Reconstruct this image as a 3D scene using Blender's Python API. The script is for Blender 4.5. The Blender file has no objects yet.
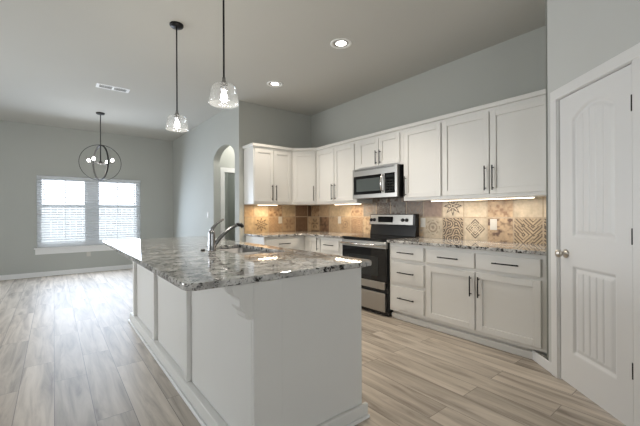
import bpy, bmesh, math, random
from mathutils import Vector, Matrix
random.seed(7)
S = bpy.context.scene
C = S.collection
R = math.radians
PI = math.pi

# ------------------------------------------------------------------ camera, world, light, exposure
cam_data = bpy.data.cameras.new('camera'); cam = bpy.data.objects.new('camera', cam_data); C.objects.link(cam)
cam_data.sensor_width = 36.0; cam_data.sensor_fit = 'HORIZONTAL'; cam_data.lens = 340.0 / 640.0 * 36.0
cam_data.shift_y = 0.0011; cam_data.clip_start = 0.05; cam_data.clip_end = 200
cam.matrix_world = Matrix.Translation((0, 0, 1.221)) @ Matrix.Rotation(-R(38.08), 4, 'Z') @ Matrix.Rotation(PI / 2, 4, 'X') @ Matrix.Rotation(-0.0048, 4, 'Z')
S.camera = cam
S.view_settings.view_transform = 'Standard'; S.view_settings.look = 'None'
S.view_settings.exposure = 0.10; S.view_settings.gamma = 1.0; S.view_settings.use_curve_mapping = False

world = bpy.data.worlds.new('world'); S.world = world; world.use_nodes = True
wn = world.node_tree.nodes; wl = world.node_tree.links
bg = wn['Background']; bg.inputs['Color'].default_value = (0.86, 0.93, 1.0, 1); bg.inputs['Strength'].default_value = 2.9

def area(name, loc, rot, sx, sy, power, col=(1, 1, 1), spread=180):
    d = bpy.data.lights.new(name, 'AREA'); d.shape = 'RECTANGLE'; d.size = sx; d.size_y = sy
    d.energy = power; d.color = col; d.spread = R(spread)
    o = bpy.data.objects.new(name, d); C.objects.link(o); o.location = loc; o.rotation_euler = rot
    return o
# unseen living-room lamps, left of and behind the camera, then dining window daylight
area('left_fill', (-3.18, 3.4, 1.35), (R(90), 0, R(-90)), 1.6, 1.5, 3.5, (0.96, 0.98, 1.0))  # unseen fill added to brighten the kitchen side; wall opening cut to suit
area('daylight_left_far', (-3.10, 6.3, 1.45), (R(90), 0, R(-128)), 1.6, 1.5, 26, (0.97, 0.99, 1.0), 100)  # far-left daylight, turned and narrowed to brighten the pantry wall
area('rear_warm_fill', (-0.6, -2.98, 1.4), (R(90), 0, 0), 2.6, 1.9, 8, (1.0, 0.80, 0.58))  # unseen warm fill standing in for kitchen bounce on the island end
area('daylight_dining', (0.655, 8.36, 1.29), (R(74), 0, R(180)), 1.7, 1.35, 58, (0.70, 0.82, 1.0))

# ------------------------------------------------------------------ materials
def mat(name, col, rough=0.5, metal=0.0, bump=0.0, bscale=40, var=0.0, vscale=6, spec=0.5):
    m = bpy.data.materials.new(name); m.use_nodes = True
    n = m.node_tree.nodes; l = m.node_tree.links; b = n['Principled BSDF']
    b.inputs['Base Color'].default_value = (*col, 1); b.inputs['Roughness'].default_value = rough; b.inputs['Metallic'].default_value = metal
    b.inputs['Specular IOR Level'].default_value = spec
    tc = n.new('ShaderNodeTexCoord')
    nz = n.new('ShaderNodeTexNoise'); nz.inputs['Scale'].default_value = vscale; nz.inputs['Detail'].default_value = 4
    l.new(tc.outputs['Object'], nz.inputs['Vector'])
    mx = n.new('ShaderNodeMixRGB'); mx.blend_type = 'MULTIPLY'; mx.inputs[0].default_value = var
    mx.inputs[1].default_value = (*col, 1); l.new(nz.outputs['Fac'], mx.inputs[2]); l.new(mx.outputs[0], b.inputs['Base Color'])
    if bump:
        n2 = n.new('ShaderNodeTexNoise'); n2.inputs['Scale'].default_value = bscale; n2.inputs['Detail'].default_value = 3
        l.new(tc.outputs['Object'], n2.inputs['Vector'])
        bp = n.new('ShaderNodeBump'); bp.inputs['Strength'].default_value = bump; bp.inputs['Distance'].default_value = 0.004
        l.new(n2.outputs['Fac'], bp.inputs['Height']); l.new(bp.outputs['Normal'], b.inputs['Normal'])
    return m

M = {}
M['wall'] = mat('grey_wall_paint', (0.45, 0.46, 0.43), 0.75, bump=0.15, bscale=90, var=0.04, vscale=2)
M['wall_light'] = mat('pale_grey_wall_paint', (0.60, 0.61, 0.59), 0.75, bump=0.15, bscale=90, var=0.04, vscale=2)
M['sinksteel'] = mat('satin_sink_steel', (0.22, 0.22, 0.22), 0.5, 1.0, var=0.1)
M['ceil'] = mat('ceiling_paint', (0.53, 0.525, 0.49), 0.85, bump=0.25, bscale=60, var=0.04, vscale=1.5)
M['trim'] = mat('white_trim_paint', (0.80, 0.80, 0.79), 0.35, var=0.03)
M['cab'] = mat('white_cabinet_paint', (0.76, 0.75, 0.72), 0.38, var=0.03)
M['door'] = mat('white_door_paint', (0.79, 0.79, 0.785), 0.38, var=0.02)
M['black'] = mat('black_metal', (0.012, 0.012, 0.013), 0.35, 0.6, var=0.1)
M['blackpl'] = mat('black_enamel', (0.010, 0.010, 0.011), 0.25, 0, var=0.1)
M['blackgl'] = mat('black_glass', (0.006, 0.006, 0.007), 0.05, 0, var=0.05)
M['microgl'] = mat('screened_window_glass', (0.085, 0.10, 0.10), 0.12, 0, var=0.05)
M['greygl'] = mat('grey_tinted_glass', (0.022, 0.024, 0.024), 0.08, 0, var=0.05)
M['bronze'] = mat('dark_bronze', (0.022, 0.021, 0.021), 0.5, 0.2, var=0.15)
M['plate'] = mat('ivory_plastic', (0.60, 0.58, 0.53), 0.4, var=0.02)
M['bright'] = mat('bright_steel', (0.72, 0.71, 0.70), 0.22, 1.0, var=0.05)
M['chrome'] = mat('chrome', (0.33, 0.33, 0.335), 0.22, 1.0, var=0.05)
M['nickel'] = mat('satin_nickel', (0.62, 0.58, 0.53), 0.28, 1.0, var=0.05)
M['white'] = mat('white_plastic', (0.83, 0.83, 0.81), 0.4, var=0.02)
M['baffle'] = mat('grey_baffle', (0.34, 0.33, 0.31), 0.5, var=0.05)
M['slat'] = mat('white_blind_slat', (0.86, 0.87, 0.88), 0.5, var=0.02)
def translucent(m, k, col):
    n = m.node_tree.nodes; l = m.node_tree.links; t = n.new('ShaderNodeBsdfTranslucent'); t.inputs[0].default_value = (*col, 1)
    x = n.new('ShaderNodeMixShader'); x.inputs[0].default_value = k
    l.new(n['Principled BSDF'].outputs[0], x.inputs[1]); l.new(t.outputs[0], x.inputs[2]); l.new(x.outputs[0], n['Material Output'].inputs['Surface'])
translucent(M['slat'], .55, (.9, .92, .94))
M['vinyl'] = mat('white_vinyl', (0.84, 0.86, 0.88), 0.4, var=0.02)
M['dark'] = mat('dark_recess', (0.03, 0.03, 0.03), 0.8, var=0.1)
M['fence'] = mat('pale_fence_wood', (0.90, 0.895, 0.89), 0.8, var=0.25, vscale=9)
M['ground'] = mat('pale_ground', (0.55, 0.54, 0.50), 0.9, var=0.3, vscale=3)

def steel(name, horiz=True):
    m = mat(name, (0.44, 0.425, 0.40), 0.3, 1.0, var=0.05)
    n = m.node_tree.nodes; l = m.node_tree.links; b = n['Principled BSDF']
    tc = n.new('ShaderNodeTexCoord'); mp = n.new('ShaderNodeMapping'); mp.inputs['Scale'].default_value = (2, 2, 400)
    nz = n.new('ShaderNodeTexNoise'); nz.inputs['Scale'].default_value = 1; l.new(tc.outputs['Object'], mp.inputs['Vector']); l.new(mp.outputs[0], nz.inputs['Vector'])
    mr = n.new('ShaderNodeMapRange'); mr.inputs[3].default_value = 0.22; mr.inputs[4].default_value = 0.42
    l.new(nz.outputs['Fac'], mr.inputs[0]); l.new(mr.outputs[0], b.inputs['Roughness'])
    return m
M['steel'] = steel('brushed_steel')

def emit(name, col, strength):
    m = bpy.data.materials.new(name); m.use_nodes = True; b = m.node_tree.nodes['Principled BSDF']
    b.inputs['Base Color'].default_value = (*col, 1); b.inputs['Emission Color'].default_value = (*col, 1); b.inputs['Emission Strength'].default_value = strength
    return m
M['bulb'] = emit('lit_bulb', (1.0, 0.96, 0.9), 22)
M['led'] = emit('lit_led_strip', (1.0, 0.84, 0.64), 4)
M['can'] = emit('lit_can_lens', (1.0, 0.96, 0.9), 9)

def glass(name, tint=(1, 1, 1), refl=1.0, haze=0.0):
    m = bpy.data.materials.new(name); m.use_nodes = True; n = m.node_tree.nodes; l = m.node_tree.links
    n.remove(n['Principled BSDF']); out = n['Material Output']
    t = n.new('ShaderNodeBsdfTransparent'); t.inputs[0].default_value = (*tint, 1)
    g = n.new('ShaderNodeBsdfGlossy'); g.inputs['Roughness'].default_value = 0.04
    f = n.new('ShaderNodeLayerWeight'); f.inputs['Blend'].default_value = 0.35
    mm = n.new('ShaderNodeMath'); mm.operation = 'MULTIPLY'; mm.inputs[1].default_value = refl
    l.new(f.outputs['Facing'], mm.inputs[0])
    mx = n.new('ShaderNodeMixShader'); l.new(mm.outputs[0], mx.inputs[0]); l.new(t.outputs[0], mx.inputs[1]); l.new(g.outputs[0], mx.inputs[2])
    last = mx
    if haze:
        d = n.new('ShaderNodeBsdfDiffuse'); d.inputs[0].default_value = (0.9, 0.92, 0.93, 1)
        m2 = n.new('ShaderNodeMixShader'); m2.inputs[0].default_value = haze
        l.new(mx.outputs[0], m2.inputs[1]); l.new(d.outputs[0], m2.inputs[2]); last = m2
    l.new(last.outputs[0], out.inputs['Surface'])
    return m
M['pane'] = glass('window_glass', (0.97, 0.98, 0.99), 0.25)
M['shade'] = glass('clear_shade_glass', (0.97, 0.975, 0.98), 0.4, 0.012)

def granite():
    m = bpy.data.materials.new('speckled_granite'); m.use_nodes = True; n = m.node_tree.nodes; l = m.node_tree.links; b = n['Principled BSDF']
    tc = n.new('ShaderNodeTexCoord')
    def noise(sc, det=5, rough=0.6, off=0):
        mp = n.new('ShaderNodeMapping'); mp.inputs['Location'].default_value = (off, off * .7, 0); l.new(tc.outputs['Object'], mp.inputs['Vector'])
        z = n.new('ShaderNodeTexNoise'); z.inputs['Scale'].default_value = sc; z.inputs['Detail'].default_value = det; z.inputs['Roughness'].default_value = rough
        l.new(mp.outputs[0], z.inputs['Vector']); return z.outputs['Fac']
    def ramp(src, stops):
        r = n.new('ShaderNodeValToRGB'); e = r.color_ramp.elements
        e[0].position, e[0].color = stops[0][0], (*stops[0][1], 1); e[1].position, e[1].color = stops[-1][0], (*stops[-1][1], 1)
        for p, c in stops[1:-1]:
            q = e.new(p); q.color = (*c, 1)
        l.new(src, r.inputs[0]); return r.outputs[0]
    base = ramp(noise(9, 6, .65), [(.34, (.30, .29, .28)), (.46, (.47, .46, .44)), (.58, (.64, .63, .605)), (.72, (.76, .75, .725))])
    def over(a, fac, col):
        x = n.new('ShaderNodeMixRGB'); l.new(fac, x.inputs[0]); l.new(a, x.inputs[1]); x.inputs[2].default_value = (*col, 1); return x.outputs[0]
    k1 = ramp(noise(24, 6, .75, 3.1), [(.53, (0, 0, 0)), (.565, (1, 1, 1))])
    c1 = over(base, k1, (.018, .017, .017))
    k2 = ramp(noise(45, 4, .6, 9.3), [(.60, (0, 0, 0)), (.66, (.5, .5, .5))])
    c2 = over(c1, k2, (.20, .12, .075))
    k3 = ramp(noise(70, 3, .6, 5.7), [(.58, (0, 0, 0)), (.64, (.8, .8, .8))])
    c3 = over(c2, k3, (.09, .09, .095))
    l.new(c3, b.inputs['Base Color']); b.inputs['Roughness'].default_value = 0.035; b.inputs['Specular IOR Level'].default_value = 0.6
    return m
M['granite'] = granite()

def planks():
    m = bpy.data.materials.new('wood_look_plank_tile'); m.use_nodes = True; n = m.node_tree.nodes; l = m.node_tree.links; b = n['Principled BSDF']
    tc = n.new('ShaderNodeTexCoord')
    sep = n.new('ShaderNodeSeparateXYZ'); l.new(tc.outputs['Object'], sep.inputs[0])
    com = n.new('ShaderNodeCombineXYZ'); l.new(sep.outputs['Y'], com.inputs['X']); l.new(sep.outputs['X'], com.inputs['Y'])
    br = n.new('ShaderNodeTexBrick'); l.new(com.outputs[0], br.inputs['Vector'])
    br.offset = 0.37; br.offset_frequency = 2
    br.inputs['Scale'].default_value = 1; br.inputs['Brick Width'].default_value = 1.2; br.inputs['Row Height'].default_value = 0.195
    br.inputs['Mortar Size'].default_value = 0.0022; br.inputs['Mortar Smooth'].default_value = 0.2
    br.inputs['Color1'].default_value = (0, 0, 0, 1); br.inputs['Color2'].default_value = (1, 1, 1, 1); br.inputs['Mortar'].default_value = (.5, .5, .5, 1)
    # grain coordinate: stretched along the plank, jumping from plank to plank
    mp = n.new('ShaderNodeMapping'); mp.inputs['Scale'].default_value = (1.3, 13, 1); l.new(com.outputs[0], mp.inputs['Vector'])
    cmb = n.new('ShaderNodeCombineXYZ'); mul = n.new('ShaderNodeMath'); mul.operation = 'MULTIPLY'; mul.inputs[1].default_value = 37
    l.new(br.outputs['Color'], mul.inputs[0]); l.new(mul.outputs[0], cmb.inputs['Z'])
    add = n.new('ShaderNodeVectorMath'); l.new(mp.outputs[0], add.inputs[0]); l.new(cmb.outputs[0], add.inputs[1])
    nz = n.new('ShaderNodeTexNoise'); nz.inputs['Scale'].default_value = 1; nz.inputs['Detail'].default_value = 6; nz.inputs['Roughness'].default_value = .6; nz.inputs['Distortion'].default_value = .7
    l.new(add.outputs[0], nz.inputs['Vector'])
    r = n.new('ShaderNodeValToRGB'); e = r.color_ramp.elements
    e[0].position = .30; e[0].color = (.23, .185, .145, 1); e[1].position = .72; e[1].color = (.64, .565, .48, 1)
    q = e.new(.45); q.color = (.42, .36, .295, 1); q = e.new(.58); q.color = (.55, .48, .40, 1)
    l.new(nz.outputs['Fac'], r.inputs[0])
    mr = n.new('ShaderNodeMapRange'); mr.inputs[3].default_value = .88; mr.inputs[4].default_value = 1.10; l.new(br.outputs['Color'], mr.inputs[0])
    mx = n.new('ShaderNodeMixRGB'); mx.blend_type = 'MULTIPLY'; mx.inputs[0].default_value = 1; l.new(r.outputs[0], mx.inputs[1]); l.new(mr.outputs[0], mx.inputs[2])
    m2 = n.new('ShaderNodeMixRGB'); l.new(br.outputs['Fac'], m2.inputs[0]); l.new(mx.outputs[0], m2.inputs[1]); m2.inputs[2].default_value = (.20, .17, .14, 1)
    l.new(m2.outputs[0], b.inputs['Base Color'])
    b.inputs['Roughness'].default_value = .48; b.inputs['Specular IOR Level'].default_value = .85
    bp = n.new('ShaderNodeBump'); bp.inputs['Strength'].default_value = .25; bp.inputs['Distance'].default_value = .002; bp.invert = True
    l.new(br.outputs['Fac'], bp.inputs['Height']); l.new(bp.outputs['Normal'], b.inputs['Normal'])
    return m
M['floor'] = planks()

def tilemat():
    m = bpy.data.materials.new('patterned_ceramic_tile'); m.use_nodes = True; n = m.node_tree.nodes; l = m.node_tree.links; b = n['Principled BSDF']
    a = n.new('ShaderNodeVertexColor'); a.layer_name = 'Col'
    tc = n.new('ShaderNodeTexCoord'); nz = n.new('ShaderNodeTexNoise'); nz.inputs['Scale'].default_value = 22; nz.inputs['Detail'].default_value = 5
    l.new(tc.outputs['Object'], nz.inputs['Vector'])
    mr = n.new('ShaderNodeMapRange'); mr.inputs[1].default_value = .3; mr.inputs[2].default_value = .7; mr.inputs[3].default_value = .80; mr.inputs[4].default_value = 1.08; l.new(nz.outputs['Fac'], mr.inputs[0])
    mx = n.new('ShaderNodeMixRGB'); mx.blend_type = 'MULTIPLY'; mx.inputs[0].default_value = 1; l.new(a.outputs['Color'], mx.inputs[1]); l.new(mr.outputs[0], mx.inputs[2])
    l.new(mx.outputs[0], b.inputs['Base Color']); b.inputs['Roughness'].default_value = .45
    return m
M['tile'] = tilemat()

# ------------------------------------------------------------------ builders
class MB:
    def __init__(s): s.bm = bmesh.new()
    def box(s, x0, y0, z0, x1, y1, z1):
        x0, x1 = sorted((x0, x1)); y0, y1 = sorted((y0, y1)); z0, z1 = sorted((z0, z1))
        v = [s.bm.verts.new(p) for p in ((x0, y0, z0), (x1, y0, z0), (x1, y1, z0), (x0, y1, z0), (x0, y0, z1), (x1, y0, z1), (x1, y1, z1), (x0, y1, z1))]
        for f in ((0, 3, 2, 1), (4, 5, 6, 7), (0, 1, 5, 4), (1, 2, 6, 5), (2, 3, 7, 6), (3, 0, 4, 7)): s.bm.faces.new([v[i] for i in f])
        return s
    def prism(s, pts, a, b, axis='z'):       # polygon pts extruded from a to b along an axis
        def P(p, h):
            if axis == 'z': return (p[0], p[1], h)
            if axis == 'y': return (p[0], h, p[1])
            return (h, p[0], p[1])
        lo = [s.bm.verts.new(P(p, a)) for p in pts]; hi = [s.bm.verts.new(P(p, b)) for p in pts]
        n = len(pts)
        fs = [s.bm.faces.new(lo), s.bm.faces.new(hi)]
        for i in range(n): fs.append(s.bm.faces.new((lo[i], lo[(i + 1) % n], hi[(i + 1) % n], hi[i])))
        return s
    def ring(s, c, u, v, r, n): return [s.bm.verts.new(c + u * (r * math.cos(2 * PI * i / n)) + v * (r * math.sin(2 * PI * i / n))) for i in range(n)]
    def tube(s, pts, r, n=12, closed=False):
        pts = [Vector(p) for p in pts]; k = len(pts); rs = r if isinstance(r, (list, tuple)) else [r] * k
        rings = []; up = None
        for i, p in enumerate(pts):
            if closed: t = pts[(i + 1) % k] - pts[i - 1]
            else: t = pts[min(i + 1, k - 1)] - pts[max(i - 1, 0)]
            t.normalize()
            if up is None: up = Vector((0, 0, 1)) if abs(t.z) < .9 else Vector((1, 0, 0))
            u = (up - t * up.dot(t)).normalized(); v = t.cross(u); up = u
            rings.append(s.ring(p, u, v, rs[i], n))
        m = k if closed else k - 1
        for i in range(m):
            a, b = rings[i], rings[(i + 1) % k]
            for j in range(n): 
                f = s.bm.faces.new((a[j], a[(j + 1) % n], b[(j + 1) % n], b[j])); f.smooth = True
        if not closed:
            s.bm.faces.new(rings[0]); s.bm.faces.new(rings[-1])
        return s
    def cyl(s, p0, p1, r, n=20): return s.tube([p0, p1], r, n)
    def lathe(s, prof, c=(0, 0, 0), n=32, axis='z'):   # prof: (radius, height) along the axis
        c = Vector(c)
        ax = {'z': (Vector((1, 0, 0)), Vector((0, 1, 0)), Vector((0, 0, 1))), 'x': (Vector((0, 1, 0)), Vector((0, 0, 1)), Vector((1, 0, 0))), 'y': (Vector((0, 0, 1)), Vector((1, 0, 0)), Vector((0, 1, 0)))}[axis]
        rings = []
        for r, h in prof:
            p = c + ax[2] * h
            rings.append([s.bm.verts.new(p)] if r < 1e-6 else s.ring(p, ax[0], ax[1], r, n))
        for a, b in zip(rings, rings[1:]):
            for j in range(n):
                k = (j + 1) % n
                if len(a) == 1 and len(b) == 1: continue
                if len(a) == 1: f = s.bm.faces.new((a[0], b[k], b[j]))
                elif len(b) == 1: f = s.bm.faces.new((a[j], a[k], b[0]))
                else: f = s.bm.faces.new((a[j], a[k], b[k], b[j]))
                f.smooth = True
        return s
    def build(s, name, m, parent=None, bevel=0, loc=None, rotz=None, seg=1):
        bmesh.ops.recalc_face_normals(s.bm, faces=s.bm.faces)
        me = bpy.data.meshes.new(name); s.bm.to_mesh(me); s.bm.free()
        me.materials.append(m)
        o = bpy.data.objects.new(name, me); C.objects.link(o)
        if parent is not None: o.parent = parent
        if loc: o.location = loc
        if rotz is not None: o.rotation_euler = (0, 0, rotz)
        if bevel:
            b = o.modifiers.new('bevel', 'BEVEL'); b.width = bevel; b.segments = seg; b.limit_method = 'ANGLE'; b.angle_limit = R(40)
        return o
def tag(o, label, cat, group=None, kind=None):
    o['label'] = label; o['category'] = cat
    if group: o['group'] = group
    if kind: o['kind'] = kind
    return o
def thing(name, label, cat, loc=(0, 0, 0), rotz=0, group=None):
    o = bpy.data.objects.new(name, None); C.objects.link(o); o.location = loc; o.rotation_euler = (0, 0, rotz); o.empty_display_size = .1
    return tag(o, label, cat, group)
def struct(name, mb, m, bevel=0, **k):
    o = mb.build(name, m, None, bevel, **k); o['kind'] = 'structure'; return o
def copy_tree(o, parent=None):
    c = o.copy(); C.objects.link(c)
    if parent is not None: c.parent = parent
    for ch in list(o.children): copy_tree(ch, c)
    return c

# ------------------------------------------------------------------ room shell
H = 3.0; XW = 3.69; YB = 4.965; XA = 2.288; YD = 8.70; XL = -3.2; YR = -3.0
struct('floor', MB().box(XL - .12, YR - .12, -.10, XW + .12, YD + .14, 0), M['floor'])
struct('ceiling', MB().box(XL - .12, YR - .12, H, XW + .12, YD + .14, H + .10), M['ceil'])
struct('wall_range', MB().box(XW, .99, 0, XW + .12, YD + .14, H), M['wall'])
struct('wall_kitchen_back', MB().box(XA + .12, YB, 0, XW, YB + .115, H), M['wall'])
# far wall with the window opening
WX0, WX1, WZ0, WZ1 = -.262, 1.572, .575, 2.005
w = MB(); w.box(XL, YD, 0, WX0, YD + .14, H).box(WX1, YD, 0, XW, YD + .14, H).box(WX0, YD, 0, WX1, YD + .14, WZ0).box(WX0, YD, WZ1, WX1, YD + .14, H)
struct('wall_far', w, M['wall'])
# arch wall
AY0, AY1, ASP, ARI = 5.13, 6.05, 2.15, .25
pts = [(YB, 0), (AY0, 0), (AY0, ASP)]
N = 24
for i in range(1, N):
    a = PI - PI * i / N; pts.append(((AY0 + AY1) / 2 + (AY1 - AY0) / 2 * math.cos(a), ASP + ARI * math.sin(a)))
pts += [(AY1, ASP), (AY1, 0), (YD, 0), (YD, H), (YB, H)]
struct('wall_arch', MB().prism(pts, XA, XA + .12, 'x'), M['wall'])
# hall behind the arch
HY = 6.10
w = MB().box(XA + .12, HY, 0, 2.50, HY + .11, H).box(3.26, HY, 0, XW, HY + .11, H).box(2.50, HY, 2.02, 3.26, HY + .11, H)
struct('wall_hall', w, M['wall'])
w = MB().box(2.43, HY - .018, 0, 2.50, HY, 2.02).box(3.26, HY - .018, 0, 3.33, HY, 2.02).box(2.43, HY - .018, 2.02, 3.33, HY, 2.09)
w.box(2.50, HY - .018, 0, 2.515, HY + .11, 2.005).box(3.245, HY - .018, 0, 3.26, HY + .11, 2.005).box(2.50, HY - .018, 2.005, 3.26, HY + .11, 2.02)
struct('trim_1', w, M['trim'], .002)
# left and rear walls of the living room, with unseen openings made up to admit light
w = MB().box(XL - .12, YR, 0, XL, 2.55, H).box(XL - .12, 4.25, 0, XL, 5.35, H).box(XL - .12, 2.55, 2.15, XL, 4.25, H).box(XL - .12, 2.55, 0, XL, 4.25, .55).box(XL - .12, 7.25, 0, XL, YD + .14, H)
w.box(XL - .12, 5.35, 2.3, XL, 7.25, H).box(XL - .12, 5.35, 0, XL, 7.25, .4)
struct('wall_left', w, M['wall'])
w = MB().box(XL, YR - .12, 0, -1.95, YR, H).box(.75, YR - .12, 0, XW, YR, H).box(-1.95, YR - .12, 2.4, .75, YR, H).box(-1.95, YR - .12, 0, .75, YR, .4)
struct('wall_rear', w, M['wall'])
# pantry: stub wall, diagonal wall with door opening, return wall
U = Vector((.652, .758, 0)); U.normalize(); P0 = Vector((2.917, .878, 0)); ang = math.atan2(-U.y, -U.x)  # local +x runs from the latch side to the hinge side
# local frame of the diagonal: x = s (along -U), y = into the pantry
INW = Vector((-(-U).y, (-U).x, 0))   # left normal of -U
def dl(s, d): p = P0 - U * s + INW * d; return (p.x, p.y)
struct('wall_pantry_side', MB().prism([(XW, .99), (3.004, .992), dl(-.125, .08), (XW, .89)], 0, H, 'z'), M['wall'])
LOC = (P0.x, P0.y, 0)
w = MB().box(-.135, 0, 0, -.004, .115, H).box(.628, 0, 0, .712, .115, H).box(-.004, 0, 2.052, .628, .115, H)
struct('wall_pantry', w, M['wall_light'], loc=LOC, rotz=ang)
ex, ey = dl(.712, 0)
struct('wall_right', MB().box(ex - .0, YR, 0, ex + .115, ey + .02, H), M['wall'])
w = MB().box(-.076, -.018, 0, -.008, -.0, 2.052).box(.632, -.018, 0, .70, 0, 2.052).box(-.076, -.018, 2.052, .70, 0, 2.125)
w.box(-.004, -.012, 0, .004, .115, 2.048).box(.622, -.012, 0, .628, .115, 2.048).box(-.004, -.012, 2.046, .628, .115, 2.052)
struct('trim_2', w, M['trim'], .003, loc=LOC, rotz=ang)
# small baseboard piece from the toe kick to the casing
struct('baseboard_pantry', MB().box(-.34, -.012, 0, -.076, .0, .080), M['trim'], .003, loc=LOC, rotz=ang)

# pantry door: two panel, arched top, plank grooves
def door_mesh():
    mb = MB(); bm = mb.bm
    W, Hd, T = .610, 2.030, .035
    nx, nz = 122, 290
    x0, x1 = .128, .490
    def depth(x, z):
        best = None
        for (a, b, c, d, arch) in ((x0, x1, 1.045, 1.850, .080), (x0, x1, .235, .835, 0)):
            top = d + arch * (1 - ((x - (a + b) / 2) / ((b - a) / 2)) ** 2) if arch else d
            q = min(x - a, b - x, z - c, (top - z) * (.93 if arch else 1))
            best = q if best is None else max(best, q)
        s = best
        if s < 0: return 0
        if s < .008: return .015 * s / .008
        if s < .016: return .015
        if s < .040: return .015 - .011 * (s - .016) / .024
        k = (x - x0 - .04) / ((x1 - x0 - .08) / 5)
        fr = abs(k - round(k)) * ((x1 - x0 - .08) / 5)
        g = max(0, 1 - fr / .007) * .010 if .3 < k < 4.7 else 0
        return .004 + g
    V = [[bm.verts.new((W * i / nx, depth(W * i / nx, Hd * j / nz), Hd * j / nz)) for i in range(nx + 1)] for j in range(nz + 1)]
    for j in range(nz):
        for i in range(nx):
            f = bm.faces.new((V[j][i], V[j][i + 1], V[j + 1][i + 1], V[j + 1][i])); f.smooth = True
    mb.box(0, .001, 0, W, T, Hd)
    bm.faces.ensure_lookup_table()
    # drop the front face of the backing box so the moulded face stays in front
    for f in list(bm.faces):
        if all(abs(v.co.y - .001) < 1e-6 for v in f.verts) and len(f.verts) == 4 and f.calc_area() > .5: bm.faces.remove(f)
    return mb
dr = MB.build(door_mesh(), 'door_1', M['door'], None, 0, (dl(.008, 0)[0], dl(.008, 0)[1], .012), ang)
dr['kind'] = 'structure'
kn = MB(); kn.lathe([(0, 0), (.031, 0), (.031, -.006), (.026, -.010), (.012, -.012), (.011, -.028), (.016, -.034), (.026, -.042), (.029, -.052), (.025, -.062), (.012, -.068), (0, -.069)], (.060, 0, .917), 24, 'y')
kn.build('door_knob', M['nickel'], dr)
for hz in (1.81, 1.075, .335):
    MB().cyl((.617, -.008, hz - .045), (.617, -.008, hz + .045), .008, 10).build('hinge', M['black'], dr)

# baseboards and other trim
struct('baseboard_far', MB().box(XL, YD - .014, 0, XA, YD, .095), M['trim'], .003)
struct('baseboard_arch', MB().box(XA - .014, YB, 0, XA, AY0, .095).box(XA - .014, AY1, 0, XA, YD - .014, .095), M['trim'], .003)
struct('baseboard_left', MB().box(XL, YR, 0, XL + .014, YD - .014, .095), M['trim'], .003)

# ------------------------------------------------------------------ window, sill, blinds
wf = MB()
fy0, fy1 = YD + .035, YD + .115
def frame(mb, x0, z0, x1, z1, t, y0, y1):
    mb.box(x0, y0, z0, x0 + t, y1, z1).box(x1 - t, y0, z0, x1, y1, z1).box(x0 + t, y0, z0, x1 - t, y1, z0 + t).box(x0 + t, y0, z1 - t, x1 - t, y1, z1)
XM = .647
wf.box(XM - .05, YD + .032, WZ0, XM + .05, YD + .14, WZ1)
frame(wf, WX0, WZ0, XM - .05, WZ1, .035, fy0, fy1); frame(wf, XM + .05, WZ0, WX1, WZ1, .035, fy0, fy1)
win = struct('window_1', wf, M['vinyl'], .002)
for a, b in ((WX0 + .035, XM - .085), (XM + .085, WX1 - .035)):
    s1 = MB(); frame(s1, a, WZ0 + .035, b, 1.425, .04, fy0 + .01, fy0 + .035); s1.build('sash', M['vinyl'], win)
    s2 = MB(); frame(s2, a, 1.385, b, WZ1 - .035, .04, fy0 + .045, fy0 + .07); s2.build('sash', M['vinyl'], win)
    MB().box(a + .04, fy0 + .02, WZ0 + .075, b - .04, fy0 + .024, 1.385).build('pane', M['pane'], win)
    MB().box(a + .04, fy0 + .055, 1.425, b - .04, fy0 + .059, WZ1 - .075).build('pane', M['pane'], win)
sl = MB().box(WX0 - .045, YD - .06, .545, WX1 + .045, YD + .035, .575).box(WX0 - .025, YD - .02, .44, WX1 + .025, YD, .545)
struct('trim_3', sl, M['trim'], .004)
def blind(x0, x1, label, wand):
    t = thing('window_blind', label, 'window blind', ((x0 + x1) / 2, YD - .012, WZ1 - .005), 0, 'blinds on the dining window')
    cx = (x0 + x1) / 2; hw = (x1 - x0) / 2; top = 0; bot = .66 - (WZ1 - .005)
    MB().box(-hw, -.028, -.055, hw, .028, 0).build('headrail', M['slat'], t, .003)
    s = MB(); z = -.075
    while z > bot + .03:
        dz = .009
        v = [s.bm.verts.new(p) for p in ((-hw, -.024, z - dz), (hw, -.024, z - dz), (hw, .024, z + dz), (-hw, .024, z + dz), (-hw, -.024, z - dz + .003), (hw, -.024, z - dz + .003), (hw, .024, z + dz + .003), (-hw, .024, z + dz + .003))]
        for f in ((0, 3, 2, 1), (4, 5, 6, 7), (0, 1, 5, 4), (1, 2, 6, 5), (2, 3, 7, 6), (3, 0, 4, 7)): s.bm.faces.new([v[i] for i in f])
        z -= .050
    s.build('slats', M['slat'], t)
    MB().box(-hw, -.025, bot, hw, .025, bot + .022).build('bottom_rail', M['slat'], t, .003)
    c = MB()
    for q in (-.75, 0, .75):
        for yy in (-.026, .026): c.box(q * hw - .004, yy - .001, bot + .01, q * hw + .004, yy + .001, -.03)
    c.build('ladder_tape', M['slat'], t)
    if wand: MB().cyl((-hw + .075, -.036, -.03), (-hw + .075, -.036, -.60), .005, 8).build('tilt_wand', M['vinyl'], t)
blind(WX0 + .002, XM - .003, 'white slatted blind on the left half of the dining window, with tilt wand', True)
blind(XM + .003, WX1 - .002, 'white slatted blind on the right half of the dining window, beyond the island corner', True)
# outside the window
struct('ground', MB().box(-14, YD + .16, -.35, 14, 30, -.25), M['ground'])
fn = thing('board_fence', 'pale vertical board fence outside seen through the window blinds', 'fence', (0, 12.2, -.25))
fb = MB(); x = -6.0
while x < 9:
    fb.box(x, -.01, 0, x + .135, .01, 1.70 + random.uniform(-.01, .01)); x += .145
fb.build('boards', M['fence'], fn)
MB().box(-6, .01, .35, 9, .05, .44).box(-6, .01, 1.3, 9, .05, 1.39).build('rails', M['fence'], fn)

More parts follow.
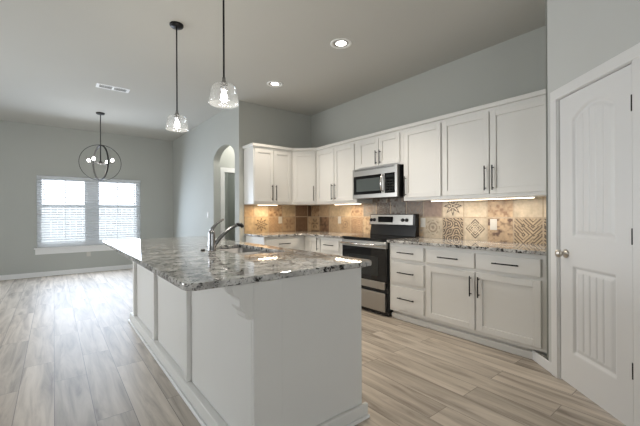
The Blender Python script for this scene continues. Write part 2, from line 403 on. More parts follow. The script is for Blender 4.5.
# ------------------------------------------------------------------ cabinet parts
def shaker(w, h, t=.019, st=.057, rec=.011):
    mb = MB()
    mb.box(0, 0, 0, st, t, h).box(w - st, 0, 0, w, t, h).box(st, 0, 0, w - st, t, st).box(st, 0, h - st, w - st, t, h).box(st, rec, st, w - st, t, h - st)
    return mb
def slab(w, h, t=.019): return MB().box(0, 0, 0, w, t, h)
def pull(length, vert, parent, x, z):
    a = Vector((0, 0, 1)) if vert else Vector((1, 0, 0)); c = Vector((x, -.030, z)); m = MB()
    m.cyl(c - a * length / 2, c + a * length / 2, .006, 10)
    for k in (-1, 1):
        q = c + a * (k * (length / 2 - .022)); m.cyl(q, q + Vector((0, .0305, 0)), .005, 8)
    return m.build('handle', M['black'], parent)
def add_door(t, x, z, w, h, hx=None, hz=None, hl=.24):
    d = shaker(w, h).build('door', M['cab'], t, .002, (x, -.019, z))
    if hx is not None: pull(hl, True, d, hx - x, hz - z)
    return d
def add_drawer(t, x, z, w, h, hl=.22):
    d = slab(w, h).build('drawer', M['cab'], t, .004, (x, -.019, z), seg=2); pull(hl, False, d, w / 2, h * .52); return d
FX = 3.094   # base face-frame plane of the range wall; local y=0
DEP = XW - FX
ROT = -PI / 2
# ---- base cabinets right of the range
def base_body(t, w, toe_end=0):
    MB().box(0, 0, .10, w, DEP - .002, .883).box(0, .055, 0, w, DEP - .002, .10).build('body', M['cab'], t, .001)
    MB().box(0, .030, 0, w, .054, .062).build('toe_moulding', M['cab'], t, .004)
t = thing('drawer_cabinet', 'white three-drawer base cabinet standing right of the range', 'cabinet', (FX, 2.628, 0), ROT)
base_body(t, .488)
add_drawer(t, .034, .705, .437, .145); add_drawer(t, .034, .432, .437, .235); add_drawer(t, .034, .130, .437, .262)
t = thing('base_cabinet', 'white base cabinet with two drawers over two shaker doors, beside the pantry door', 'cabinet', (FX, 2.139, 0), ROT)
base_body(t, 1.117)
add_drawer(t, .015, .702, .518, .143); add_drawer(t, .550, .702, .532, .143)
add_door(t, .015, .130, .518, .540, .015 + .518 - .030, .540, .19); add_door(t, .550, .130, .532, .540, .550 + .030, .540, .19)
# ---- base cabinets left of the range and along the back wall
t = thing('base_cabinet', 'white base cabinet left of the range in the kitchen corner, door and drawer in view', 'cabinet', (FX, 4.345 - .0, 0), ROT)
base_body(t, .912)
add_door(t, .145, .130, .262, .735, .145 + .262 - .035, .775, .19)
add_drawer(t, .440, .702, .390, .143, .2); add_door(t, .440, .130, .390, .540)
FY = 4.364; DEPB = YB - FY
t = thing('base_cabinet', 'white base cabinet on the back wall below the golden tiles, drawer on top', 'cabinet', (2.392, FY, 0), 0)
MB().box(0, 0, .10, 1.296, DEPB - .002, .883).box(0, .055, 0, 1.296, DEPB - .002, .10).build('body', M['cab'], t, .001)
MB().box(0, .030, 0, .72, .054, .062).build('toe_moulding', M['cab'], t, .004)
add_drawer(t, .03, .702, .585, .143, .2); add_door(t, .03, .130, .285, .540, .03 + .255, .54, .19); add_door(t, .33, .130, .285, .540, .36, .54, .19)

# ---- countertops
g = MB().box(3.045, .993, .884, XW - .002, 2.634, .914)
tag(g.build('countertop', M['granite'], None, .006, seg=2), 'speckled granite countertop right of the range, over the drawers and doors', 'countertop')
g = MB().prism([(2.362, 4.315), (3.045, 4.315), (3.045, 3.424), (XW - .002, 3.424), (XW - .002, YB - .002), (2.362, YB - .002)], .884, .914)
tag(g.build('countertop', M['granite'], None, .006, seg=2), 'L-shaped granite countertop in the far kitchen corner, left of the range', 'countertop')

# ---- upper cabinets (face-frame plane 3.364, doors in front)
UX = 3.364; UD = XW - UX - .002; UB, UT = 1.372, 2.245
def upper(name, label, y, w, z0=UB, z1=UT):
    t = thing(name, label, 'cabinet', (UX, y, 0), ROT, None)
    MB().box(0, 0, z0, w, UD, z1).build('body', M['cab'], t, .001)
    return t
DZ, DT = 1.408, 2.213
t = upper('wall_cabinet', 'tall white single-door wall cabinet just right of the microwave', 2.634, .522)
add_door(t, .020, DZ, .492, DT - DZ, .048, 1.545)
t = upper('wall_cabinet', 'wide white two-door wall cabinet beside the pantry wall', 2.111, 1.108)
add_door(t, .012, DZ, .505, DT - DZ, .012 + .505 - .032, 1.562); add_door(t, .528, DZ, .530, DT - DZ, .528 + .032, 1.562)
t = upper('wall_cabinet', 'short white two-door cabinet hung directly above the microwave', 3.455, .820, 1.823)
add_door(t, .050, 1.845, .378, DT - 1.845, .050 + .378 - .030, 1.955, .18); add_door(t, .436, 1.845, .335, DT - 1.845, .466, 1.955, .18)
t = upper('wall_cabinet', 'white two-door wall cabinet left of the microwave, over the lit tiles', 4.366, .910)
add_door(t, .012, DZ, .428, DT - DZ, .012 + .428 - .030, 1.55); add_door(t, .450, DZ, .428, DT - DZ, .480, 1.55)
# back wall and diagonal corner
UY = 4.639
t = thing('wall_cabinet', 'white two-door wall cabinet at the left end of the back wall', 'cabinet', (2.366, UY, 0), 0)
MB().box(0, 0, UB, .697, YB - UY - .002, UT).build('body', M['cab'], t, .001)
add_door(t, .014, DZ, .322, DT - DZ, .014 + .322 - .030, 1.55); add_door(t, .345, DZ, .322, DT - DZ, .375, 1.55)
A = Vector((3.0635, UY, 0)); B = Vector((UX, 4.3665, 0)); dv = B - A; dL = dv.length; da = math.atan2(dv.y, dv.x)
t = thing('corner_cabinet', 'white single-door diagonal wall cabinet filling the kitchen corner', 'cabinet', (A.x, A.y, 0), da)
def loc2(x, y): 
    d = Vector((x - A.x, y - A.y)); c, s = math.cos(-da), math.sin(-da); return (c * d.x - s * d.y, s * d.x + c * d.y)
MB().prism([(0, 0), (dL, 0), loc2(XW - .002, 4.3665), loc2(XW - .002, YB - .002), loc2(3.0635, YB - .002)], UB, UT).build('body', M['cab'], t, .001)
add_door(t, .022, DZ, dL - .044, DT - DZ, dL - .022 - .034, 1.55)
# crown strip running along the top of all uppers
def off(pts_front, pts_back): return pts_front + pts_back[::-1]
o_ = .030
d_ = o_ * math.tan(PI / 8)
front = [(2.340, YB - .002), (2.340, UY - o_), (3.0635 - d_ * .0 - .012, UY - o_), (UX - o_, 4.3665 - .012), (UX - o_, 1.000)]
back = [(2.3665, YB - .002), (2.3665, UY + .03), (3.0635 + .02, UY + .03), (UX + .03, 4.3665 + .02), (UX + .03, 1.000)]
cr = MB()
for z0, z1, e in ((UT, UT + .042, 0),):
    lo = [cr.bm.verts.new((p[0], p[1], z0)) for p in front]; hi = [cr.bm.verts.new((p[0], p[1], z1)) for p in front]
    lb = [cr.bm.verts.new((p[0], p[1], z0)) for p in back]; hb = [cr.bm.verts.new((p[0], p[1], z1)) for p in back]
    for i in range(len(front) - 1):
        for q in ((lo[i], lo[i + 1], hi[i + 1], hi[i]), (lb[i], hb[i], hb[i + 1], lb[i + 1]), (hi[i], hi[i + 1], hb[i + 1], hb[i]), (lo[i], lb[i], lb[i + 1], lo[i + 1])): cr.bm.faces.new(q)
    cr.bm.faces.new((lo[0], hi[0], hb[0], lb[0])); cr.bm.faces.new((lo[-1], lb[-1], hb[-1], hi[-1]))
struct('trim_4', cr, M['cab'], .004)

# ------------------------------------------------------------------ backsplash
def lin(c): return tuple((v / 255 / 12.92 if v <= 10.3 else ((v / 255 + .055) / 1.055) ** 2.4) for v in c)
CREAM, TAN, BROWN, MAUVE, GREY, DARK, SAND = [lin(c) for c in ((206, 190, 164), (186, 160, 128), (142, 112, 86), (162, 138, 122), (142, 136, 128), (92, 70, 54), (196, 174, 142))]
INK = lin((52, 38, 31)); INK2 = lin((96, 72, 56))
def mixc(a, b, k): return tuple(a[i] * (1 - k) + b[i] * k for i in range(3))
def hsh(*a):
    x = math.sin(sum(v * k for v, k in zip(a, (12.9898, 78.233, 37.719, 11.13)))) * 43758.5453; return x - math.floor(x)
def vnoise(x, y, s):
    xi, yi = math.floor(x), math.floor(y); fx, fy = x - xi, y - yi; fx = fx * fx * (3 - 2 * fx); fy = fy * fy * (3 - 2 * fy)
    a, b, c, d = hsh(xi, yi, s), hsh(xi + 1, yi, s), hsh(xi, yi + 1, s), hsh(xi + 1, yi + 1, s)
    return (a * (1 - fx) + b * fx) * (1 - fy) + (c * (1 - fx) + d * fx) * fy
def pat(kind, u, v, seed):
    x, y = u - .5, v - .5; r = math.hypot(x, y); th = math.atan2(y, x)
    if kind == 'plain': return .25 * max(0, vnoise(u * 5, v * 5, seed) - .5)
    if kind == 'mottle':
        n = .6 * vnoise(u * 7, v * 7, seed) + .4 * vnoise(u * 15, v * 15, seed + 3); return min(1, max(0, (n - .42) * 3.2))
    if kind == 'star':
        a8 = abs(((th / (PI / 4)) % 1) - .5) * 2; k = .20 + .24 * a8 ** 1.5; e = k - r
        return .9 if (0 < e < .10 or r < .05 or (.10 < r < .13)) else .06
    if kind == 'maze':       # truchet cells of concentric arcs
        n = 3; cx, cy = math.floor(u * n), math.floor(v * n); a, b = u * n - cx, v * n - cy
        if hsh(cx, cy, seed) > .5: a = 1 - a
        d = min(math.hypot(a, b), math.hypot(1 - a, 1 - b)); return .85 if abs(((d * 3.2) % 1) - .5) < .29 and d < .95 else .08
    if kind == 'steps':
        n = 3; cx, cy = math.floor(u * n), math.floor(v * n); a, b = u * n - cx, v * n - cy
        d = (a + b) if hsh(cx, cy, seed) > .5 else (a - b + 1); return .8 if abs(((d * 2.5) % 1) - .5) < .2 else .08
    if kind == 'diamond':
        d = abs(x) + abs(y); c = abs(abs(x) - abs(y))
        return .85 if d < .42 and abs(((d * 9) % 1) - .5) < .2 and c > .035 else .04
    if kind == 'circle': return .55 if (abs(r - .2) < .03 or r < .08 or (abs(r - .33) < .02 and math.cos(8 * th) > 0)) else .05
    if kind == 'heart':
        d = abs(x) + abs(y * 1.1); return .3 if d < .24 and vnoise(u * 9, v * 9, seed) > .2 else .04
    if kind == 'flower': return .7 if (r < .36 * abs(math.cos(3 * th)) and r > .1) or r < .05 or max(abs(x), abs(y)) > .44 else .06
    return 0
def tiles(name, label, org, du, length, z0, rows, spec, thick, nrm, first):
    """spec[row][i] = (base, ink, pattern); rows: (z0,z1,vstart,vend); pitch .267 starting at first"""
    mb = MB(); bm = mb.bm; colr = bm.loops.layers.float_color.new('Col'); P = .267; n = 34; gr = lin((176, 158, 134))
    for ri, (za, zb, va, vb) in enumerate(rows):
        s0 = -first; i = 0
        while s0 < length - 1e-4:
            base, ink, kind = spec[ri][i % len(spec[ri])]
            nu = n; nv = max(4, int(n * (zb - za) / P)); seed = i * 7 + ri * 31 + len(name)
            us = [a / nu for a in range(nu + 1)]; us = [u for u in us if 0 <= s0 + u * P <= length]
            if len(us) > 1:
                grid = [[bm.verts.new(Vector(org) + du * (s0 + u * P) + nrm * thick + Vector((0, 0, za + (zb - za) * b / nv))) for u in us] for b in range(nv + 1)]
                for b in range(nv):
                    for a in range(len(us) - 1):
                        f = bm.faces.new((grid[b][a], grid[b][a + 1], grid[b + 1][a + 1], grid[b + 1][a]))
                        u = (us[a] + us[a + 1]) / 2; v = va + (vb - va) * (b + .5) / nv
                        k = pat(kind, u, v, seed); w = .78 + .3 * vnoise(u * 3, v * 3, seed + 9)
                        c = mixc(tuple(q * w for q in base), ink, k)
                        if u < .02 or u > .98 or (b == 0 and ri > 0) or (b == nv - 1 and ri < len(rows) - 1): c = gr
                        for lp in f.loops: lp[colr] = (*c, 1)
            s0 += P; i += 1
    # back slab so the tile layer has thickness
    o = Vector(org)
    zt = max(r[1] for r in rows); zb = min(r[0] for r in rows)
    a, b = o + du * 0, o + du * length
    q = [a + Vector((0, 0, zb)), b + Vector((0, 0, zb)), b + Vector((0, 0, zt)), a + Vector((0, 0, zt))]
    fr = [p + nrm * (thick - .0004) for p in q]; bk = [p + nrm * .0005 for p in q]
    V1 = [bm.verts.new(p) for p in fr]; V2 = [bm.verts.new(p) for p in bk]
    for i in range(4):
        f = bm.faces.new((V1[i], V1[(i + 1) % 4], V2[(i + 1) % 4], V2[i]))
        for lp in f.loops: lp[colr] = (*gr, 1)
    return tag(mb.build(name, M['tile']), label, 'backsplash')
T = lambda b, i, k: (b, i, k)
# range wall: s runs from the corner (y=4.957) towards the pantry
botrow = [T(SAND, INK2, 'flower'), T(BROWN, DARK, 'mottle'), T(SAND, BROWN, 'steps'), T(TAN, INK2, 'circle'), T(TAN, BROWN, 'maze'), T(SAND, BROWN, 'mottle'), T(GREY, DARK, 'mottle'), T(GREY, DARK, 'mottle'), T(TAN, GREY, 'mottle'),
          T(CREAM, INK2, 'circle'), T(SAND, INK, 'maze'), T(CREAM, INK, 'diamond'), T(TAN, INK2, 'mottle'), T(SAND, INK, 'steps'), T(SAND, INK, 'maze')]
toprow = [T(TAN, BROWN, 'mottle'), T(TAN, BROWN, 'plain'), T(SAND, BROWN, 'plain'), T(SAND, TAN, 'plain'), T(TAN, BROWN, 'mottle'), T(GREY, BROWN, 'circle'), T(GREY, DARK, 'maze'), T(GREY, DARK, 'mottle'), T(GREY, BROWN, 'steps'),
          T(MAUVE, BROWN, 'plain'), T(CREAM, INK, 'star'), T(CREAM, TAN, 'heart'), T(TAN, BROWN, 'mottle'), T(CREAM, TAN, 'plain'), T(CREAM, TAN, 'plain')]
# joints at y = 2.309 + k*.267 -> the first tile starts at 4.979
tiles('backsplash', 'patterned beige tile backsplash behind the range and along the right counter', (XW, 4.957, 0), Vector((0, -1, 0)), 4.957 - .995, 0,
      [(.9145, 1.170, 0, .96), (1.170, 1.371, 0, .75)], [botrow, toprow], .008, Vector((-1, 0, 0)), .022)
b2 = [T(SAND, TAN, 'plain'), T(SAND, INK, 'star'), T(TAN, BROWN, 'steps'), T(TAN, BROWN, 'flower'), T(BROWN, DARK, 'maze'), T(SAND, BROWN, 'circle')]
t2 = [T(TAN, BROWN, 'plain'), T(CREAM, TAN, 'heart'), T(TAN, BROWN, 'mottle'), T(SAND, TAN, 'plain'), T(BROWN, DARK, 'steps'), T(DARK, DARK, 'plain')]
tiles('backsplash', 'golden lit patterned tile backsplash on the back wall, left of the corner', (2.366, YB, 0), Vector((1, 0, 0)), XW - .009 - 2.366, 0,
      [(.9145, 1.170, 0, .96), (1.170, 1.371, 0, .75)], [b2, t2], .008, Vector((0, -1, 0)), .10)
# the piece between cabinets and microwave
tiles('backsplash', 'grey mottled tile strip directly under the microwave', (XW, 3.444, 0), Vector((0, -1, 0)), .808, 0, [(1.372, 1.424, .75, .95)], [[T(GREY, DARK, 'mottle')]], .008, Vector((-1, 0, 0)), 0.0)

# ------------------------------------------------------------------ outlets, switch
def outlet(label, loc, rotz, group='wall outlets'):
    t = thing('outlet', label, 'outlet', loc, rotz, group)
    MB().box(-.036, -.006, -.058, .036, 0, .058).build('cover_plate', M['plate'], t, .003)
    for k in (-.02, .02): MB().box(-.016, -.0085, k - .013, .016, -.006, k + .013).build('receptacle', M['plate'], t, .002)
outlet('white outlet on the tiles just right of the range', (XW - .0082, 2.583, 1.103), ROT)
outlet('white outlet on the brown tile under the two-door wall cabinet, right counter', (XW - .0082, 1.707, 1.097), ROT)
outlet('white outlet on the tiles left of the range', (XW - .0082, 4.179, 1.116), ROT)
outlet('white outlet on the golden back-wall tiles', (3.026, YB - .0082, 1.117), 0)
outlet('white outlet low on the grey wall under the dining window', (.581, YD, .40), 0)
t = thing('light_switch', 'small white light switch on the bright wall left of the archway', 'switch', (XA, 6.339, 1.207), ROT)
MB().box(-.036, -.006, -.058, .036, 0, .058).build('cover_plate', M['plate'], t, .003)
MB().box(-.015, -.009, -.032, .015, -.006, .032).build('rocker', M['white'], t, .002)

# ------------------------------------------------------------------ under-cabinet lights
def strip(label, loc, rotz, L, power, col=(1.0, .72, .42)):
    t = thing('under_cabinet_light', label, 'light', loc, rotz, 'under cabinet light bars')
    MB().box(-L / 2, -.014, -.010, L / 2, .014, 0).build('housing', M['white'], t)
    MB().box(-L / 2 + .01, -.012, -.017, L / 2 - .01, .012, -.010).build('diffuser', M['led'], t)
    d = bpy.data.lights.new('led_light', 'AREA'); d.shape = 'RECTANGLE'; d.size = L - .03; d.size_y = .03; d.energy = power; d.color = col
    o = bpy.data.objects.new('led_light', d); C.objects.link(o); o.parent = t; o.location = (0, 0, -.020)
strip('long lit light bar under the wall cabinets over the right counter', (3.47, 1.78, UB), ROT, 1.09, 3.3, (1.0, .89, .77))
strip('lit light bar under the wall cabinet left of the microwave', (3.47, 3.76, UB), ROT, .58, 3.2, (1.0, .80, .58))
strip('short lit light bar under the back-wall cabinet', (2.67, 4.75, UB), 0, .36, 3.0)

# ------------------------------------------------------------------ range
RY0, RY1 = 2.641, 3.418; RW = RY1 - RY0; RX = 3.055
t = thing('range', 'stainless and black electric range with glass oven door', 'range', (RX, RY1, 0), ROT)
MB().box(0, .03, .02, RW, .62, .898).box(.03, .06, 0, RW - .03, .6, .02).build('body', M['blackpl'], t, .002)
MB().box(-.0, .0, .898, RW, .56, .922).build('cooktop', M['blackgl'], t, .006, seg=2)
for (x, y, r) in ((.2, .17, .10), (.57, .17, .08), (.2, .42, .08), (.57, .42, .10)): MB().lathe([(r, .9222), (r, .9226), (r - .004, .9226), (r - .004, .9222), (r, .9222)], (x, y, 0), 36).build('burner_ring', M['greygl'], t)
od = MB().box(.006, -.004, .405, RW - .006, .03, .80).build('oven_door', M['blackgl'], t, .003)
MB().box(.13, -.006, .47, RW - .13, -.003, .70).build('window', M['greygl'], od)
MB().box(.006, -.006, .318, RW - .030, .03, .404).build('door_band', M['steel'], od, .002)
MB().box(.006, -.008, .802, RW - .006, .03, .880).build('upper_band', M['steel'], od, .003)
hb = MB(); hb.tube([(.03, -.045, .838), (RW - .03, -.045, .838)], .014, 14)
for xx in (.06, RW - .06): hb.cyl((xx, -.045, .838), (xx, -.006, .838), .010, 10)
hb.build('handle', M['bright'], od)
dw = MB().box(.006, -.004, .055, RW - .030, .03, .275).build('drawer', M['steel'], t, .003)
bgd = MB().prism([(.535, .922), (.56, 1.06), (.53, 1.065), (.545, 1.205), (.565, 1.212), (.625, 1.212), (.625, .922)], .0, RW, 'x').build('backguard', M['blackpl'], t, .003)
pn = MB()
v = [(.012, .527, 1.072), (RW - .03, .527, 1.072), (RW - .03, .542, 1.202), (.012, .542, 1.202)]
vv = [pn.bm.verts.new(p) for p in v] + [pn.bm.verts.new((p[0], p[1] + .006, p[2])) for p in v]
for f in ((0, 1, 2, 3), (4, 7, 6, 5), (0, 4, 5, 1), (1, 5, 6, 2), (2, 6, 7, 3), (3, 7, 4, 0)): pn.bm.faces.new([vv[i] for i in f])
pan = pn.build('control_panel', M['steel'], bgd)
MB().box(.165, .5285, 1.100, .425, .54, 1.178).build('display', M['blackgl'], bgd)
for x in (.035, .095, .590, .655):
    k = MB(); k.lathe([(0, 0), (.024, 0), (.023, -.012), (.018, -.024), (.015, -.026), (0, -.026)], (x, .536, 1.132), 20, 'y'); k.box(x - .004, .508, 1.112, x + .004, .514, 1.152)
    k.build('knob', M['blackpl'], bgd)

# ------------------------------------------------------------------ microwave
MY1, MY0 = 3.442, 2.664; MW = MY1 - MY0; MX = 3.275; MZ0, MZ1 = 1.425, 1.822; md = XW - MX - .004
t = thing('microwave', 'stainless over-the-range microwave with black window and keypad', 'microwave', (MX, MY1, 0), ROT)
MB().box(0, .022, MZ0, MW, md - .0, MZ1).build('body', M['blackpl'], t, .003)
MB().box(0, 0, 1.724, MW, .022, MZ1).box(0, 0, MZ0, MW, .022, 1.478).box(0, 0, 1.478, .022, .022, 1.724).box(.525, 0, 1.478, .582, .022, 1.724).box(.742, 0, 1.478, MW, .022, 1.724).build('front_frame', M['steel'], t, .002)
dw = MB().box(.022, .002, 1.478, .525, .022, 1.724).build('door_window', M['blackgl'], t)
MB().box(.075, .0005, 1.515, .500, .003, 1.685).build('inner_window', M['microgl'], dw)
kp = MB().box(.582, .001, 1.478, .742, .022, 1.724).build('keypad', M['blackgl'], t)
kb = MB()
for i in range(5):
    for j in range(3): kb.box(.602 + j * .044, -.001, 1.492 + i * .033, .634 + j * .044, .001, 1.512 + i * .033)
kb.build('keys', M['greygl'], kp)
MB().box(.602, -.0005, 1.672, .722, .001, 1.705).build('display', M['greygl'], kp)
MB().tube([(.552, -.002, 1.50), (.552, -.030, 1.515), (.552, -.040, 1.60), (.552, -.030, 1.69), (.552, -.002, 1.705)], .011, 12).build('handle', M['bright'], t)
vs = MB()
for i in range(3): vs.box(.04, -.001, 1.795 + i * .008, MW - .04, .001, 1.799 + i * .008)
vs.build('vent_slot', M['greygl'], t)

# ------------------------------------------------------------------ island
IX0, IX1, IY0, IY1, IZ = .728, 1.452, 1.455, 4.40, .9345
t = thing('island_cabinet', 'long white kitchen island base with battens and a scrolled corbel', 'island', (IX0, IY0, 0))
def L(x, y): return x - IX0, y - IY0
b = MB(); b.box(0, 0, 0, IX1 - IX0, .02, IZ - .032).box(0, .02, 0, .02, IY1 - IY0, IZ - .032).box(IX1 - IX0 - .02, .02, 0, IX1 - IX0, IY1 - IY0, IZ - .032).box(.02, IY1 - IY0 - .02, 0, IX1 - IX0 - .02, IY1 - IY0, IZ - .032).box(.02, .02, .08, IX1 - IX0 - .02, IY1 - IY0 - .02, .10)
b.build('body', M['cab'], t)
for y in (2.345, 3.29, 4.24): MB().box(-.030, y - IY0, .10, 0, y - IY0 + .075, IZ - .032).build('batten', M['cab'], t, .002)
MB().box(0, -.022, .086, .160, -.0005, IZ - .0325).build('corner_stile', M['cab'], t, .004)
MB().box(-.045, -.016, 0, -.0, IY1 - IY0 + .016, .10).box(0, -.024, 0, IX1 - IX0 + .03, 0, .085).build('baseboard', M['cab'], t, .004)
MB().box(-.064, -.028, 0, -.045, IY1 - IY0 + .03, .022).box(-.045, -.038, 0, IX1 - IX0 + .035, -.024, .022).build('shoe_moulding', M['trim'], t, .005)
for yc in (.0, IY1 - IY0 - .075):
    prof = [(0, .902), (-.130, .902), (-.130, .888), (-.106, .884), (-.100, .866), (-.088, .850), (-.072, .840), (-.067, .825), (-.068, .800), (-.062, .785), (-.050, .775), (-.042, .765), (-.039, .748), (-.032, .737), (-.016, .731), (0, .730)]
    MB().prism([(p[0], p[1]) for p in prof], yc - (.022 if yc == 0 else 0), yc + .075, 'y').build('corbel', M['cab'], t, .003)
# countertop with the sink cut-out
CX0, CX1, CY0, CY1 = .422, 1.540, 1.425, 4.49
SX0, SX1, SY0, SY1 = 1.045, 1.405, 2.20, 3.00
def rr(x0, y0, x1, y1, r, n=6):
    p = []
    for cx, cy, a0 in ((x1 - r, y1 - r, 0), (x0 + r, y1 - r, 90), (x0 + r, y0 + r, 180), (x1 - r, y0 + r, 270)):
        for i in range(n + 1): a = R(a0 + 90 * i / n); p.append((cx + r * math.cos(a), cy + r * math.sin(a)))
    return p
def slab_hole(outer, inner, z0, z1):
    mb = MB(); bm = mb.bm
    layers = []
    for z in (z0, z1):
        o = [bm.verts.new((*p, z)) for p in outer]; i = [bm.verts.new((*p, z)) for p in inner]; layers.append((o, i))
        n = len(o)
        for k in range(n):
            bm.faces.new((o[k], o[(k + 1) % n], i[(k + 1) % n], i[k]))
    n = len(outer)
    for q in (0, 1):
        a, b = layers[0][q], layers[1][q]
        for k in range(n): bm.faces.new((a[k], a[(k + 1) % n], b[(k + 1) % n], b[k]))
    return mb
ct = slab_hole(rr(CX0, CY0, CX1, CY1, .05), rr(SX0, SY0, SX1, SY1, .05), IZ - .032, IZ)
ic = tag(ct.build('island_countertop', M['granite'], None, .007, seg=2), 'long polished granite top on the island, with sink cut-out', 'countertop')
# sink
t = thing('sink', 'undermounted steel double-bowl sink in the island top', 'sink', ((SX0 + SX1) / 2, (SY0 + SY1) / 2, IZ - .033))
cx, cy = (SX0 + SX1) / 2, (SY0 + SY1) / 2
def bowl(x0, y0, x1, y1, dpt):
    mb = MB(); bm = mb.bm
    lv = [(rr(x0 - .012, y0 - .012, x1 + .012, y1 + .012, .05), 0), (rr(x0, y0, x1, y1, .045), -.001), (rr(x0 + .006, y0 + .006, x1 - .006, y1 - .006, .045), -dpt + .02), (rr(x0 + .03, y0 + .03, x1 - .03, y1 - .03, .03), -dpt)]
    rings = [[bm.verts.new((p[0] - cx, p[1] - cy, z)) for p in pp] for pp, z in lv]
    n = len(rings[0])
    for a, b in zip(rings, rings[1:]):
        for k in range(n): 
            f = bm.faces.new((a[k], a[(k + 1) % n], b[(k + 1) % n], b[k])); f.smooth = True
    bm.faces.new(rings[-1])
    return mb
ym = SY0 + .40
b1 = bowl(SX0 + .005, SY0 + .005, SX1 - .005, ym - .012, .19).build('bowl', M['sinksteel'], t)
b2_ = bowl(SX0 + .005, ym + .012, SX1 - .005, SY1 - .005, .19).build('bowl', M['sinksteel'], t)
for o, yy in ((b1, (SY0 + ym) / 2), (b2_, (ym + SY1) / 2)):
    MB().lathe([(0, -.1885), (.042, -.1885), (.045, -.187), (.036, -.186), (0, -.1878)], (0, yy - cy, 0), 24).build('drain', M['chrome'], o)
# faucet
FXc, FYc = .967, 2.60
t = thing('faucet', 'chrome single-lever kitchen faucet arching over the island sink', 'faucet', (FXc, FYc, IZ))
m = MB(); m.lathe([(0, 0), (.030, 0), (.032, .008), (.029, .014), (.027, .08), (.026, .13), (.024, .150), (.016, .162), (0, .165)], (0, 0, 0), 24); m.build('body', M['chrome'], t)
m = MB(); P = []
for i in range(15):
    q = i / 14; P.append((.012 + .24 * q, 0, .030 + .172 * math.sin(q * R(90)) ** .85))
m.tube(P, [.017 - .004 * min(1, i / 8) for i in range(15)], 14); m.build('spout', M['chrome'], t)
e = Vector(P[-1])
MB().tube([e + Vector((-.05, 0, .001)), e + Vector((-.045, 0, 0)), e + Vector((-.005, 0, -.006)), e + Vector((.008, 0, -.022))], [.012, .0145, .016, .014], 14).build('spray_head', M['bronze'], t)
m = MB(); m.tube([(-.005, 0, .150), (.008, 0, .178), (.04, 0, .212), (.095, 0, .246)], [.020, .014, .010, .008], 12); m.build('lever_handle', M['chrome'], t)
m = MB(); m.lathe([(0, 0), (.018, 0), (.018, .006), (.012, .012), (0, .013)], (0, 0, 0), 20)
tag(m.build('counter_button', M['bronze'], None, 0, (.925, 2.68, IZ)), 'small dark round button in the island top left of the faucet', 'button')

# ------------------------------------------------------------------ pendants
def pendant(y, zb, label):
    t = thing('pendant_light', label, 'pendant light', (.915, y, H), 0, 'glass pendants over the island')
    z0 = zb - H; top = z0 + .128
    MB().lathe([(0, 0), (.062, 0), (.062, -.012), (.054, -.022), (.012, -.026), (0, -.026)], (0, 0, 0), 32).build('canopy', M['black'], t)
    MB().cyl((0, 0, -.02), (0, 0, top + .05), .0065, 12).build('rod', M['black'], t)
    MB().lathe([(0, top + .055), (.010, top + .055), (.013, top + .03), (.024, top + .012), (.024, top - .030), (.019, top - .036), (0, top - .036)], (0, 0, 0), 24).build('socket', M['chrome'], t)
    s = MB(); pr = [(.022, top + .008), (.048, top + .006), (.068, top + .000), (.080, top - .012), (.087, top - .028), (.090, top - .045), (.0925, top - .07), (.0955, top - .10), (.098, z0)]
    s.lathe(pr + [(r - .003, z) for r, z in pr[::-1]], (0, 0, 0), 40); s.build('shade', M['shade'], t)
    b = MB(); b.lathe([(0, top - .035), (.013, top - .037), (.014, top - .052), (.020, top - .068), (.023, top - .086), (.020, top - .103), (.009, top - .112), (0, top - .113)], (0, 0, 0), 20); b.build('bulb', M['bulb'], t)
    d = bpy.data.lights.new('bulb_light', 'POINT'); d.energy = 11; d.color = (1, .92, .80); d.shadow_soft_size = .05
    o = bpy.data.objects.new('bulb_light', d); C.objects.link(o); o.parent = t; o.location = (0, 0, z0 - .03)
pendant(2.22, 1.968, 'clear glass pendant hanging nearest, over the front of the island')
pendant(3.335, 2.015, 'clear glass pendant hanging farther back, with its black canopy in view')

# ------------------------------------------------------------------ orb chandelier
t = thing('chandelier', 'dark orb chandelier of crossed metal rings with small lit bulbs, by the dining window', 'chandelier', (.650, 7.043, H))
zc, rr_ = 2.130 - H, .315
MB().lathe([(0, 0), (.066, 0), (.066, -.014), (.055, -.026), (.012, -.032), (0, -.032)], (0, 0, 0), 32).build('canopy', M['bronze'], t)
MB().cyl((0, 0, -.03), (0, 0, zc + rr_ - .01), .007, 10).build('rod', M['bronze'], t)
MB().lathe([(0, zc - .03), (.012, zc - .028), (.028, zc - .008), (.028, zc + .012), (.010, zc + .03), (.008, zc + rr_), (0, zc + rr_)], (0, 0, 0), 20).build('hub', M['bronze'], t)
def band(rot, r, w=.024, th=.011):
    m = MB(); bm = m.bm; n = 72; rings = []
    ax = Vector((math.cos(rot), math.sin(rot), 0)); nr = Vector((-math.sin(rot), math.cos(rot), 0))
    for i in range(n):
        a = 2 * PI * i / n; d = ax * math.cos(a) + Vector((0, 0, math.sin(a))); c = Vector((0, 0, zc))
        rings.append([bm.verts.new(c + d * rad + nr * s) for rad, s in ((r, -w / 2), (r, w / 2), (r - th, w / 2), (r - th, -w / 2))])
    for i in range(n):
        a, b = rings[i], rings[(i + 1) % n]
        for k in range(4): 
            f = bm.faces.new((a[k], a[(k + 1) % 4], b[(k + 1) % 4], b[k])); f.smooth = False
    return m
vd = math.atan2(7.043, .650)       # direction from camera to the chandelier
band(vd + R(90), rr_, .016, .009).build('ring', M['bronze'], t); band(vd + R(21), rr_ - .010).build('ring', M['bronze'], t)
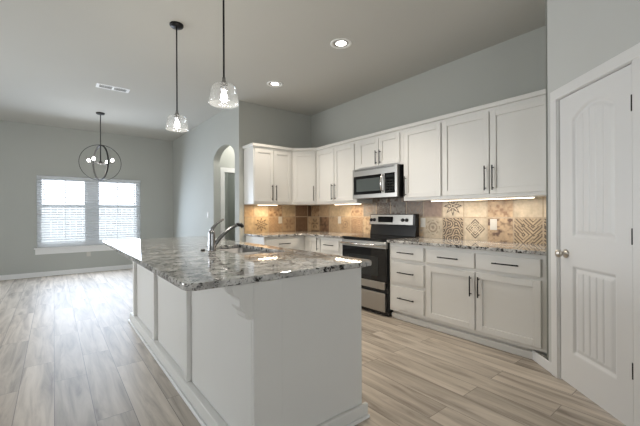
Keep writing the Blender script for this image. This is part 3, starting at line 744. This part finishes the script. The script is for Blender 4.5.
for q in (-29, 61, 151, 241):
    a = vd - R(90) + R(q); d = Vector((math.cos(a), math.sin(a), 0)); e = d * .20
    arm = MB().tube([(0, 0, zc), tuple(d * .1 + Vector((0, 0, zc - .012))), tuple(e + Vector((0, 0, zc)))], .006, 8).build('arm', M['bronze'], t)
    MB().lathe([(0, zc - .01), (.016, zc - .008), (.014, zc + .002), (.010, zc + .016), (0, zc + .016)], e, 14).build('socket', M['bronze'], arm)
    MB().lathe([(0, zc + .014), (.012, zc + .018), (.024, zc + .036), (.020, zc + .055), (.006, zc + .072), (0, zc + .074)], e, 14).build('bulb', M['bulb'], arm)
d = bpy.data.lights.new('chandelier_glow', 'POINT'); d.energy = 10; d.color = (1, .95, .88); d.shadow_soft_size = .12
o = bpy.data.objects.new('chandelier_glow', d); C.objects.link(o); o.parent = t; o.location = (0, 0, zc - .12)

# ------------------------------------------------------------------ ceiling fixtures
def can(x, y, label, power, inview=True):
    t = thing('recessed_light', label, 'ceiling light', (x, y, H), 0, 'recessed ceiling lights')
    MB().lathe([(.112, 0), (.112, -.004), (.104, -.007), (.088, -.004), (.080, -.0006), (.080, 0)], (0, 0, 0), 40).build('trim_ring', M['white'], t)
    MB().lathe([(.080, -.0015), (.054, -.0008), (.054, -.0002), (.080, -.0002), (.080, -.0015)], (0, 0, 0), 40).build('baffle', M['baffle'], t)
    MB().lathe([(0, -.0012), (.048, -.0012), (.054, -.0008), (.054, -.0002), (0, -.0002)], (0, 0, 0), 32).build('lens', M['can'], t)
    d = bpy.data.lights.new('can_light', 'SPOT'); d.energy = power; d.color = (1, .89, .75); d.spot_size = R(115); d.spot_blend = .7; d.shadow_soft_size = .07
    o = bpy.data.objects.new('can_light', d); C.objects.link(o); o.parent = t; o.location = (0, 0, -.012)
can(2.373, 2.658, 'lit recessed ceiling light nearest the camera, above the right counter aisle', 105)
can(2.393, 4.04, 'lit recessed ceiling light farther back, near the kitchen corner', 85)
t = thing('ceiling_vent', 'white rectangular air vent in the ceiling left of the pendants', 'vent', (.665, 5.545, H))
f = MB(); f.box(-.20, -.085, -.006, .20, -.055, 0).box(-.20, .055, -.006, .20, .085, 0).box(-.20, -.055, -.006, -.165, .055, 0).box(.165, -.055, -.006, .20, .055, 0).box(-.012, -.055, -.006, .012, .055, 0)
f.build('frame', M['white'], t)
MB().box(-.165, -.055, -.0012, .165, .055, 0).build('backing', M['dark'], t)
f = MB()
for i in range(4): f.box(-.165, -.036 + i * .023, -.005, .165, -.033 + i * .023, -.0015)
f.build('louver', M['white'], t)
# unseen point fills added to brighten the hall and the room beyond it
d = bpy.data.lights.new('hall_fill', 'POINT'); d.energy = 30; d.color = (1, .97, .92); d.shadow_soft_size = .15
o = bpy.data.objects.new('hall_fill', d); C.objects.link(o); o.location = (3.0, 5.6, 2.75)
d = bpy.data.lights.new('hall_room_fill', 'POINT'); d.energy = 22; d.color = (.95, 1, .96); d.shadow_soft_size = .15
o = bpy.data.objects.new('hall_room_fill', d); C.objects.link(o); o.location = (3.0, 7.4, 2.6)
